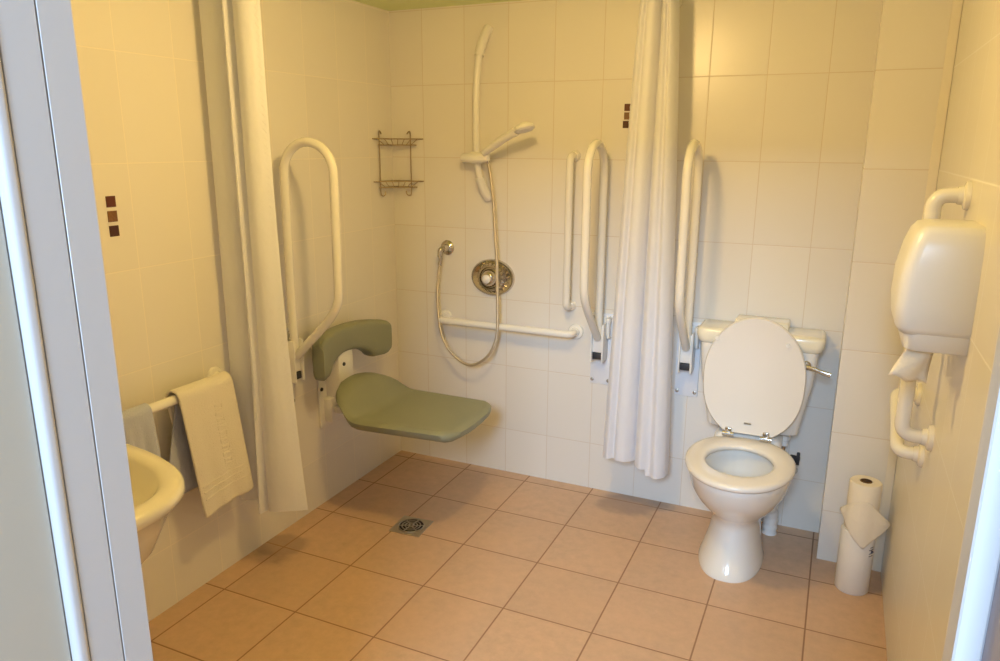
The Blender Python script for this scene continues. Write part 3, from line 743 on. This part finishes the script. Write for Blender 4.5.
bm = B(); loft(bm, [drr(1.150, .168, 1.868, 2.086), drr(1.154, .160, 1.862, 2.09), drr(1.195, .155, 1.860, 2.09)]); dt = obj('lower_tray', bm, m_plastic, t, angle=60)
bm = B(); rows = []
for i in range(10):
    u = i/9
    rows.append([bm.verts.new((.176+.05*v-.034*u*(1-v)-.004*u, 1.885+.03*v+.01*math.sin(u*4+v*5), 1.160-.088*u-.012*u*v+.012*u*(1-v)+.006*math.sin(v*9)*u)) for v in [k/8 for k in range(9)]])
for a, b_ in zip(rows, rows[1:]):
    for k in range(8): bm.faces.new((a[k], a[k+1], b_[k+1], b_[k]))
o = obj('paper_towel_sheet', bm, m_paper, None, solid=.0012); tag(o, 'loose paper towel sheet hanging from the dispenser slot', 'paper towel')

# ------------------------------------------------------------------ stacked paper rolls
RX, RY = .180, 2.790
def roll(name, label, z0, z1, r, mat, lx=0):
    t = thing(name, label, 'paper roll', (RX+lx, RY, z0))
    bm = B(); disc(bm, (RX+lx, RY, z0), (0, 0, 1), [(0, 0), (r-.003, 0), (r, .004), (r, z1-z0-.005), (r-.004, z1-z0), (.022, z1-z0), (.020, z1-z0-.03), (0, z1-z0-.03)], 40)
    o = obj('paper', bm, mat, t, angle=50)
    return t, o
t, o = roll('paper_roll', 'white wrapped paper roll standing on the floor under another roll', 0, .245, .058, m_wrap)
bm = B()
for k, (a0, z, w_, h) in enumerate(((-.62, .165, .02, .004), (-.60, .174, .014, .004), (-.58, .15, .022, .004), (-.63, .14, .016, .004), (-.6, .157, .006, .014))):
    pts = []
    for i in range(7):
        a = a0+(w_/.058)*(i/6-.5)*1.2; pts.append(Vector((RX+.0582*math.cos(a), RY+.0582*math.sin(a), z+.02)))
    tube(bm, pts, h*.4, 6)
obj('printed_mark', bm, m_ink, o, label='small dark printed mark')
t, o = roll('paper_roll', 'cream paper roll with loose end stacked on the wrapped roll', .245, .432, .0535, m_paper, .003)
bm = B(); disc(bm, (RX+.003, RY, .4015), (0, 0, 1), [(.0, 0), (.0195, 0), (.0195, .0315), (.0, .0315)], 24)
obj('cardboard_core', bm, m_card, o)
bm = B(); disc(bm, (RX+.003, RY, .4335), (0, 0, 1), [(.0, 0), (.0165, 0), (.0165, .0005), (.0, .0005)], 24)
obj('core_opening', bm, m_inner, o)
# loose sheet: wraps front of the roll and hangs over the lower roll, corner sticking out right
bm = B(); rows = []; NU, NV = 26, 18
for i in range(NU+1):
    u = i/NU; row = []
    a = R(-178+166*u)
    for j in range(NV+1):
        v = j/NV
        zt = .318+.055*math.sin(PI*min(1, u/1.1))-.035*max(0, u-.7)/.3
        zb = (.305-.115*(u/.6)**1.1) if u < .6 else (.190+.095*((u-.6)/.4))
        z = zt+(zb-zt)*v
        rr_ = .0555+.008*min(1, v*2)+.034*max(0, (u-.72)/.28)**1.5+.010*max(0, 1-u*9)
        row.append(bm.verts.new((RX+.003+rr_*math.cos(a), RY+rr_*math.sin(a), z+.002*math.sin(u*14+v*6))))
    rows.append(row)
for a, b_ in zip(rows, rows[1:]):
    for k in range(NV): bm.faces.new((a[k], a[k+1], b_[k+1], b_[k]))
obj('loose_sheet', bm, m_paper, o, solid=.001, angle=80)

# ------------------------------------------------------------------ floor drain
t = thing('floor_drain', 'square steel floor drain with round slotted grate under the seat', 'floor drain', (-1.545, 2.49, 0))
def rotd(p, a=R(4), c=Vector((-1.545, 2.49, 0))):
    p = Vector(p); return Vector((c.x+p.x*math.cos(a)-p.y*math.sin(a), c.y+p.x*math.sin(a)+p.y*math.cos(a), p.z))
bm = B(); S = .072; vs_ = [rotd((x, y, z)) for z in (.0002, .003) for x, y in ((-S, -S), (S, -S), (S, S), (-S, S))]
loft(bm, [vs_[:4], vs_[4:]]); obj('drain_frame', bm, m_steel, t, bevel=.001)
bm = B(); disc(bm, (-1.545, 2.49, .003), (0, 0, 1), [(0, 0), (.056, 0), (.056, .0006), (0, .0006)], 40); obj('drain_well', bm, m_hole, t)
bm = B()
for rad in (.055, .040, .026, .010):
    tube(bm, [rotd((rad*math.cos(2*PI*k/36), rad*math.sin(2*PI*k/36), .0046)) for k in range(36)], .0026 if rad > .02 else .005, 6, closed=True)
for k in range(6):
    a = 2*PI*k/6+.2; tube(bm, [rotd((.008*math.cos(a), .008*math.sin(a), .0046)), rotd((.055*math.cos(a+.15), .055*math.sin(a+.15), .0046))], .0028, 6)
obj('grate', bm, m_steel, t)
